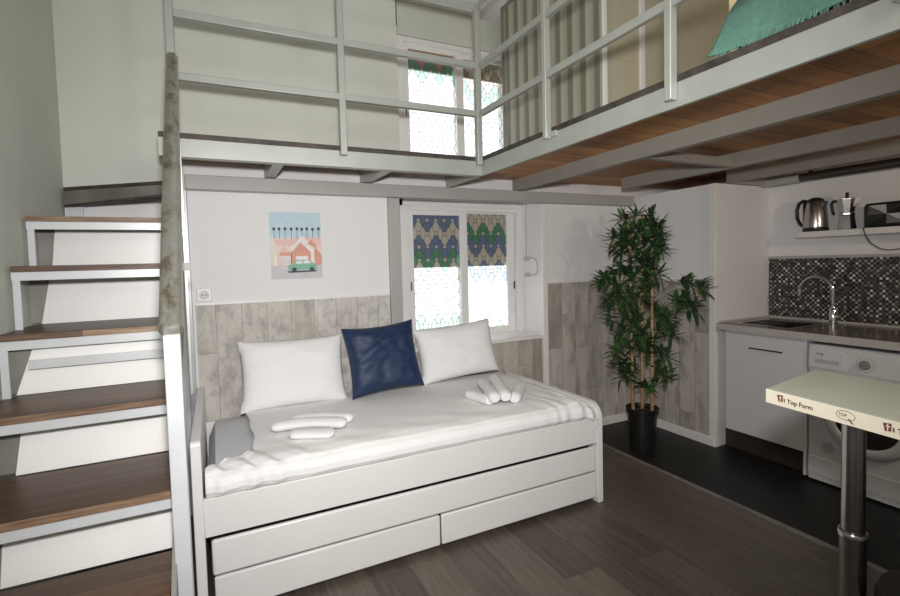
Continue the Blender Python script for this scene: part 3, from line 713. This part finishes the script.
build('lever', MB().tube([(3.77,1.80,.965),(3.765,1.775,.972)], .014, 12).tube([(3.765,1.778,.975),(3.75,1.725,1.04)], .006, 8), M['chrome'], fc, smooth=True)

cb = thing('base_cabinet', 'white kitchen base cabinet under the sink', 'cabinet', (3.56, 1.98, 0))
build('carcass', MB().box(3.29,3.885,1.722,2.262,.16,.76).box(3.29,3.36,1.722,2.262,.76,.868), M['cabinet'], cb)
dr = build('door', MB().box(3.268,3.288,1.735,2.245,.165,.858), M['cabinet'], cb, bevel=.002)
build('handle', MB().box(3.258,3.268,1.86,2.075,.766,.774), M['blackm'], dr, label='dark slim edge handle')
build('side_panel', MB().box(3.268,3.86,1.718,1.733,.02,.868), M['cabinet'], cb)
build('plinth', MB().box(3.36,3.38,1.735,2.31,0,.158), M['plinth'], cb, label='dark recessed plinth')

wm = thing('washing_machine', 'white front-loading washing machine behind the narrow table', 'washing machine', (3.57, 1.41, 0))
YA, YZ = 1.11, 1.708
build('body', MB().box(3.272,3.84,YA,YZ,.012,.852), M['enamel'], wm, bevel=.006)
build('control_panel', MB().box(3.262,3.272,YA+.003,YZ-.003,.705,.828), M['enamel'], wm, bevel=.003)
dwr = build('detergent_drawer', MB().box(3.256,3.262,1.515,YZ-.012,.712,.822), M['enamel'], wm, bevel=.002)
build('grip', MB().box(3.2545,3.256,1.54,1.665,.742,.766), M['enamelg'], dwr, label='grey grip recess')
build('badge', MB().box(3.2548,3.256,1.653,1.660,.796,.802).box(3.2548,3.256,1.638,1.650,.795,.800).box(3.2548,3.256,1.622,1.635,.792,.801), M['ink'], dwr, label='small dark printed mark')
kb = build('program_knob', MB().tube([(3.262,1.415,.768),(3.240,1.415,.768)], .026, 28, radii=[.027,.024]), M['knob'], wm, bevel=.003, label='grey round program dial')
dots = MB()
for k in range(16):
    a = 2*PI*k/16; dots.box(3.2612,3.262,1.415+.042*math.cos(a)-.0022,1.415+.042*math.cos(a)+.0022,.768+.042*math.sin(a)-.0022,.768+.042*math.sin(a)+.0022)
build('dial_marks', dots, M['ink'], wm)
pr = MB()
for r in range(2):
    for k in range(5): pr.box(3.2612,3.262,1.235-r*.026,1.249-r*.026,.785-.011*k,.790-.011*k)
pr.box(3.2612,3.262,1.13,1.255,.722,.729)
build('button_marks', pr, M['enamelg'], wm)
RM = Matrix.Translation((3.262,1.40,.455)) @ Matrix.Rotation(-PI/2, 4, 'Y')
dd = build('door', MB().lathe([(.215,-.008),(.215,.008),(.205,.020),(.165,.026),(.158,.020),(.158,-.008)], n=48, M=RM, cap=False), M['enamel'], wm, smooth=True)
build('door_gasket', MB().lathe([(.222,-.010),(.222,.002),(.214,.002)], n=48, M=RM, cap=False), M['enamelg'], dd, smooth=True)
build('porthole_glass', MB().lathe([(.159,.016),(.140,.006),(.10,-.004),(.005,-.006)], n=40, M=RM), M['glassd'], dd, smooth=True, label='dark bowl glass of the drum door')
build('filter_cap', MB().tube([(3.272,1.60,.235),(3.268,1.60,.235)], .032, 20), M['enamelg'], wm)
build('kick_plate', MB().box(3.264,3.272,YA+.003,YZ-.003,.05,.158), M['enamel'], wm, bevel=.003)
for yy in (1.16,1.66):
    for xx in (3.33,3.78): build('foot', MB().lathe([(.02,0),(.02,.012)], (xx,yy,0), 12), M['black'], wm)
# shelf with appliances
SHX = 3.74
tag(build('wall_shelf', MB().box(SHX, XR-.002, .5, 2.045, 1.515, 1.555), M['lacq'], bevel=.002), 'white floating shelf above the mosaic splashback', 'shelf')
ZS = 1.556
kt = thing('kettle', 'steel and black electric kettle on the left end of the shelf', 'kettle', (3.815,1.955,ZS))
c = (3.815,1.955,ZS)
build('base', MB().lathe([(.073,0),(.076,.006),(.076,.022),(.070,.026)], c, 32), M['black'], kt, smooth=True)
build('body', MB().lathe([(.073,.027),(.074,.04),(.068,.12),(.056,.19),(.050,.205)], c, 40), M['inox'], kt, smooth=True)
build('lid', MB().lathe([(.052,.198),(.052,.21),(.046,.224),(.025,.235),(.006,.238)], c, 32), M['black'], kt, smooth=True)
hp = [(3.815,2.005,ZS+.212),(3.813,2.035,ZS+.222),(3.812,2.062,ZS+.205),(3.811,2.075,ZS+.16),(3.811,2.072,ZS+.10),(3.811,2.055,ZS+.062),(3.812,2.028,ZS+.04)]
build('handle', MB().tube(hp, .0115, 12), M['black'], kt, smooth=True)
build('handle_mount', MB().box(3.788,3.842,2.008,2.026,ZS+.03,ZS+.21), M['black'], kt, bevel=.006)
build('spout', MB().prism([(3.797,1.902,ZS+.205),(3.833,1.902,ZS+.205),(3.815,1.878,ZS+.205)], (0,.012,-.055)), M['black'], kt, bevel=.003)
mk = thing('moka_pot', 'aluminium stovetop coffee pot with black handle on the shelf', 'coffee pot', (3.82,1.77,ZS))
c = (3.82,1.77,ZS)
build('boiler', MB().lathe([(.055,0),(.056,.004),(.043,.092),(.046,.098)], c, 8), M['inox'], mk)
build('top_chamber', MB().lathe([(.046,.098),(.046,.108),(.040,.112),(.058,.198)], c, 8), M['inox'], mk)
build('lid', MB().lathe([(.059,.198),(.059,.203),(.02,.214),(.008,.216)], c, 8), M['inox'], mk)
build('lid_knob', MB().lathe([(.007,.214),(.010,.222),(.010,.243),(.006,.247)], c, 12), M['black'], mk, smooth=True)
build('handle', MB().tube([(3.82,1.818,ZS+.196),(3.82,1.85,ZS+.198),(3.82,1.862,ZS+.18),(3.82,1.852,ZS+.12),(3.82,1.845,ZS+.108)], .0085, 10), M['black'], mk, smooth=True)
build('spout', MB().prism([(3.80,1.716,ZS+.20),(3.84,1.716,ZS+.20),(3.82,1.693,ZS+.204)], (0,.012,-.05)), M['inox'], mk)
tb = thing('toaster', 'black toaster with a faceted metal side panel on the shelf', 'toaster', (3.82,1.535,ZS))
build('body', MB().box(3.755,3.885,1.395,1.655,ZS,ZS+.155), M['black'], tb, bevel=.022, seg=4)
fp = MB(); a0, a1, b0, b1 = 1.435, 1.625, ZS+.022, ZS+.138; cy, cz = (a0+a1)/2, (b0+b1)/2; xf = 3.7545
cor = [(xf,a0,b0),(xf,a1,b0),(xf,a1,b1),(xf,a0,b1)]; mids = [(xf-.006,cy,b0),(xf-.006,a1,cz),(xf-.006,cy,b1),(xf-.006,a0,cz)]
for k in range(4):
    fp.poly([cor[k], mids[k], (xf+.0003-.002,cy,cz)], k % 2); fp.poly([mids[k], cor[(k+1)%4], (xf-.002,cy,cz)], (k+1) % 2)
build('side_panel', fp, [M['inox'], M['black']], tb, label='faceted steel and black panel')
build('lever', MB().box(3.80,3.84,1.382,1.396,ZS+.09,ZS+.105), M['black'], tb, bevel=.003)
cp = [(3.757,1.635,ZS+.008),(3.733,1.64,ZS-.005),(3.730,1.63,ZS-.04),(3.730,1.60,ZS-.098),(3.730,1.55,ZS-.135),(3.732,1.51,ZS-.145),(3.735,1.46,ZS-.14),(3.742,1.40,ZS-.11),(3.75,1.33,ZS-.06)]
build('power_cord', MB().tube(cp, .0032, 8), M['black'], tb, smooth=True)

# ------------------------------------------------------------------ narrow bar table
TZ = 1.03
tbl = thing('bar_table', 'narrow cream laminate bar table on a chrome leg', 'table', (1.48, .3, 0))
A, Bc, Cc, D = (1.370,.822), (1.727,.881), (1.643,-.25), (1.219,-.24)
build('tabletop', MB().prism([(p[0],p[1],TZ-.039) for p in (A,Bc,Cc,D)], (0,0,.038)), M['tabletop'], tbl, bevel=.0015)
e2 = Vector((D[0]-A[0], D[1]-A[1], 0)).normalized(); nrm = Vector((e2.y, -e2.x, 0))
if nrm.x > 0: nrm = -nrm
A3 = Vector((A[0],A[1],TZ-.039))
eb = MB(); L = (Vector(D)-Vector(A)).length
eb.prism([A3+nrm*.0015, A3+e2*L+nrm*.0015, A3+e2*L+nrm*.0015+Vector((0,0,.0375)), A3+nrm*.0015+Vector((0,0,.0375))], tuple(-nrm*.0013))
edge = build('edging', eb, M['tableedge'], tbl, label='cream edging film with printed maker marks')
def edge_pt(s, h, k=.002): return A3 + e2*s + Vector((0,0,h)) + nrm*k
def text_mesh(body, size, s, h, bold=.0004):
    cu = bpy.data.curves.new('lettering', 'FONT'); cu.body = body; cu.size = size; cu.offset = bold
    o = bpy.data.objects.new('lettering', cu); COL.objects.link(o)
    dg = bpy.context.evaluated_depsgraph_get(); me = bpy.data.meshes.new_from_object(o.evaluated_get(dg))
    bpy.data.objects.remove(o)
    mb = MB(); mb.bm.from_mesh(me); bpy.data.meshes.remove(me); bpy.data.curves.remove(cu)
    X = Matrix((( e2.x, 0, nrm.x, 0), (e2.y, 0, nrm.y, 0), (0, 1, 0, 0), (0,0,0,1)))
    bmesh.ops.transform(mb.bm, matrix=Matrix.Translation(edge_pt(s, h)) @ X, verts=mb.bm.verts)
    return mb
for k in range(2):
    s0 = .033 + .2495*k
    lg = MB()
    lg.mi = 0; lg.poly([edge_pt(s0,.029),edge_pt(s0+.017,.031),edge_pt(s0+.0165,.013),edge_pt(s0+.004,.011)])
    lg.poly([edge_pt(s0+.019,.023),edge_pt(s0+.0225,.0232),edge_pt(s0+.0225,.013),edge_pt(s0+.019,.0128)])
    lg.mi = 1
    lg.poly([edge_pt(s0+.0085,.029,.0026),edge_pt(s0+.011,.029,.0026),edge_pt(s0+.011,.013,.0026),edge_pt(s0+.0085,.013,.0026)])
    lg.poly([edge_pt(s0+.006,.024,.0026),edge_pt(s0+.0145,.0245,.0026),edge_pt(s0+.0145,.022,.0026),edge_pt(s0+.006,.0215,.0026)])
    build('printed_logo', lg, [M['maroon'], M['tableedge']], edge, label='maroon block logo')
    build('lettering', text_mesh('Top Form', .0165, s0+.028, .0122, .0005), M['ink'], edge, label='dark brown words Top Form')
ov = MB(); n = 36; cs, ch = .2055, .0215
ring = [[edge_pt(cs+(.0215-q)*math.cos(2*PI*k/n), ch+(.0115-q)*math.sin(2*PI*k/n)) for k in range(n)] for q in (0,.0014)]
for k in range(n): ov.poly([ring[0][k], ring[0][(k+1)%n], ring[1][(k+1)%n], ring[1][k]])
ov.poly([edge_pt(cs+.004,.0155),edge_pt(cs+.008,.016),edge_pt(cs+.019,.005),edge_pt(cs+.013,.0055)])
build('printed_logo', ov, M['ink'], edge, label='dark oval mark with a tail')
build('lettering', text_mesh('TOP', .0095, cs-.0155, .0188, .0002), M['ink'], edge)
for (lx, ly) in ((1.425,.640),(1.36,.0)):
    lg = build('leg', MB().lathe([(.0248,.70),(.0248,TZ-.0395)], (lx,ly,0), 32), M['chromed'], tbl, smooth=True)
    build('leg_sleeve', MB().lathe([(.0285,.012),(.0285,.685),(.031,.685),(.031,.698),(.0285,.70),(.0248,.70)], (lx,ly,0), 32), M['chromed'], lg, smooth=True)
    build('mounting_plate', MB().lathe([(.055,TZ-.046),(.055,TZ-.0395)], (lx,ly,0), 24), M['chromed'], lg)
    build('foot_plate', MB().lathe([(.055,0),(.055,.010),(.04,.012)], (lx,ly,0), 36), M['chromed'], lg, smooth=True)
stl = thing('bar_stool', 'black round stool tucked beside the bar table leg', 'stool', (1.50,.465,0))
build('seat', MB().lathe([(.13,.52),(.145,.53),(.15,.56),(.14,.585),(.02,.59)], (1.50,.465,0), 36), M['blackm'], stl, smooth=True)
build('pedestal', MB().lathe([(.025,.02),(.025,.52)], (1.50,.465,0), 20), M['blackm'], stl, smooth=True)
build('base', MB().lathe([(.12,0),(.12,.012),(.04,.03),(.026,.05)], (1.50,.465,0), 36), M['blackm'], stl, smooth=True)

# ------------------------------------------------------------------ upstairs bed
ub = tag(build('low_mattress', MB().box(1.64,2.75,-.85,1.02,2.038,2.22), M['cotton'], bevel=.04, seg=3), 'low white mattress on the loft floor under the green blanket', 'mattress')
def blanket_fn(u, v):
    # u: across x (drapes over the left edge), v: along y
    y = -.95 + 2.04*v
    prof = [(1.525,2.055),(1.545,2.12),(1.575,2.20),(1.62,2.255),(1.70,2.285),(2.0,2.29),(2.4,2.285),(2.74,2.28),(2.80,2.22)]
    f = u*(len(prof)-1); i = min(int(f), len(prof)-2); t = f-i
    x = prof[i][0]*(1-t)+prof[i+1][0]*t; z = prof[i][1]*(1-t)+prof[i+1][1]*t
    hang = max(0, (2.27-z)/.2)
    fold = math.sin(y*13 + 2*noise.noise(Vector((y*2, 0, 0))))
    x += -.008 + hang*.014*fold*(-1)
    # far end drapes down to the deck
    d = (y-1.0)/.11
    if d > 0: z -= (z-2.062)*min(1, d)**1.6; y = y + .06*(1-min(1, d))
    z += .008*noise.noise(Vector((x*4, y*4, 0)))
    return (x, y, max(z, 2.052))
bl = build('blanket', MB().grid(blanket_fn, 60, 120), M['green'], smooth=True, solid=.006)
WORLD['bl'] = WORLD[bl.name]
tag(bl, 'sea green fringed blanket draped over the upstairs bed edge', 'blanket')
fr = MB(); rnd = random.Random(5)
for k in range(260):
    y = -.9 + 1.97*k/260
    fr.tube([(1.512+rnd.uniform(-.004,.006),y,2.066),(1.505+rnd.uniform(-.004,.004),y+rnd.uniform(-.008,.008),2.042)], .0022, 4)
build('fringe', fr, M['green'], bl)

# ------------------------------------------------------------------ light
def lamp(name, kind, loc, energy, color, target=None, **k):
    l = bpy.data.lights.new(name, kind); l.energy = energy; l.color = color
    for a, v in k.items(): setattr(l, a, v)
    o = bpy.data.objects.new(name, l); COL.objects.link(o); o.location = loc
    if target: o.rotation_euler = (Vector(target)-Vector(loc)).to_track_quat('-Z', 'Y').to_euler()
    return o
lamp('camera_flash', 'SPOT', (.02,.0,1.62), 215, (1,.985,.975), target=(1.05,2.6,1.28), spot_size=math.radians(122), spot_blend=1.0, shadow_soft_size=.06)
lamp('room_lamp', 'POINT', (1.15,-.35,2.4), 31, (1,.97,.90), shadow_soft_size=.28)
lamp('kitchen_lamp', 'SPOT', (2.75,-.2,1.86), 34, (1,.80,.62), target=(3.7,2.1,1.05), spot_size=math.radians(95), spot_blend=.8, shadow_soft_size=.08)
lamp('loft_lamp', 'POINT', (3.4,2.3,2.9), 4.0, (1,.82,.50), shadow_soft_size=.1)
wd = bpy.data.worlds.new('daylight'); S.world = wd; wd.use_nodes = True
bg = wd.node_tree.nodes['Background']; bg.inputs[0].default_value = (.93,.97,1.0,1); bg.inputs[1].default_value = 3.3

# ------------------------------------------------------------------ camera
cam = bpy.data.cameras.new('camera'); co = bpy.data.objects.new('camera', cam); COL.objects.link(co)
f_px, yaw, pitch, roll, cyp = 485.744, .4519, -.0466, -.0266, 286.13
fwd = Vector((math.sin(yaw)*math.cos(pitch), math.cos(yaw)*math.cos(pitch), math.sin(pitch)))
r0 = Vector((math.cos(yaw), -math.sin(yaw), 0)); u0 = r0.cross(fwd)
rt = r0*math.cos(roll) + u0*math.sin(roll); up = -r0*math.sin(roll) + u0*math.cos(roll)
co.matrix_world = Matrix(((rt.x,up.x,-fwd.x,0),(rt.y,up.y,-fwd.y,0),(rt.z,up.z,-fwd.z,1.4),(0,0,0,1)))
cam.sensor_fit = 'HORIZONTAL'; cam.sensor_width = 36; cam.lens = f_px*36/900; cam.shift_y = -(298-cyp)/900; cam.clip_start = .02
S.camera = co
S.view_settings.view_transform = 'Standard'; S.view_settings.look = 'None'; S.view_settings.gamma = 1; S.view_settings.exposure = 0.07
S.view_settings.use_curve_mapping = False
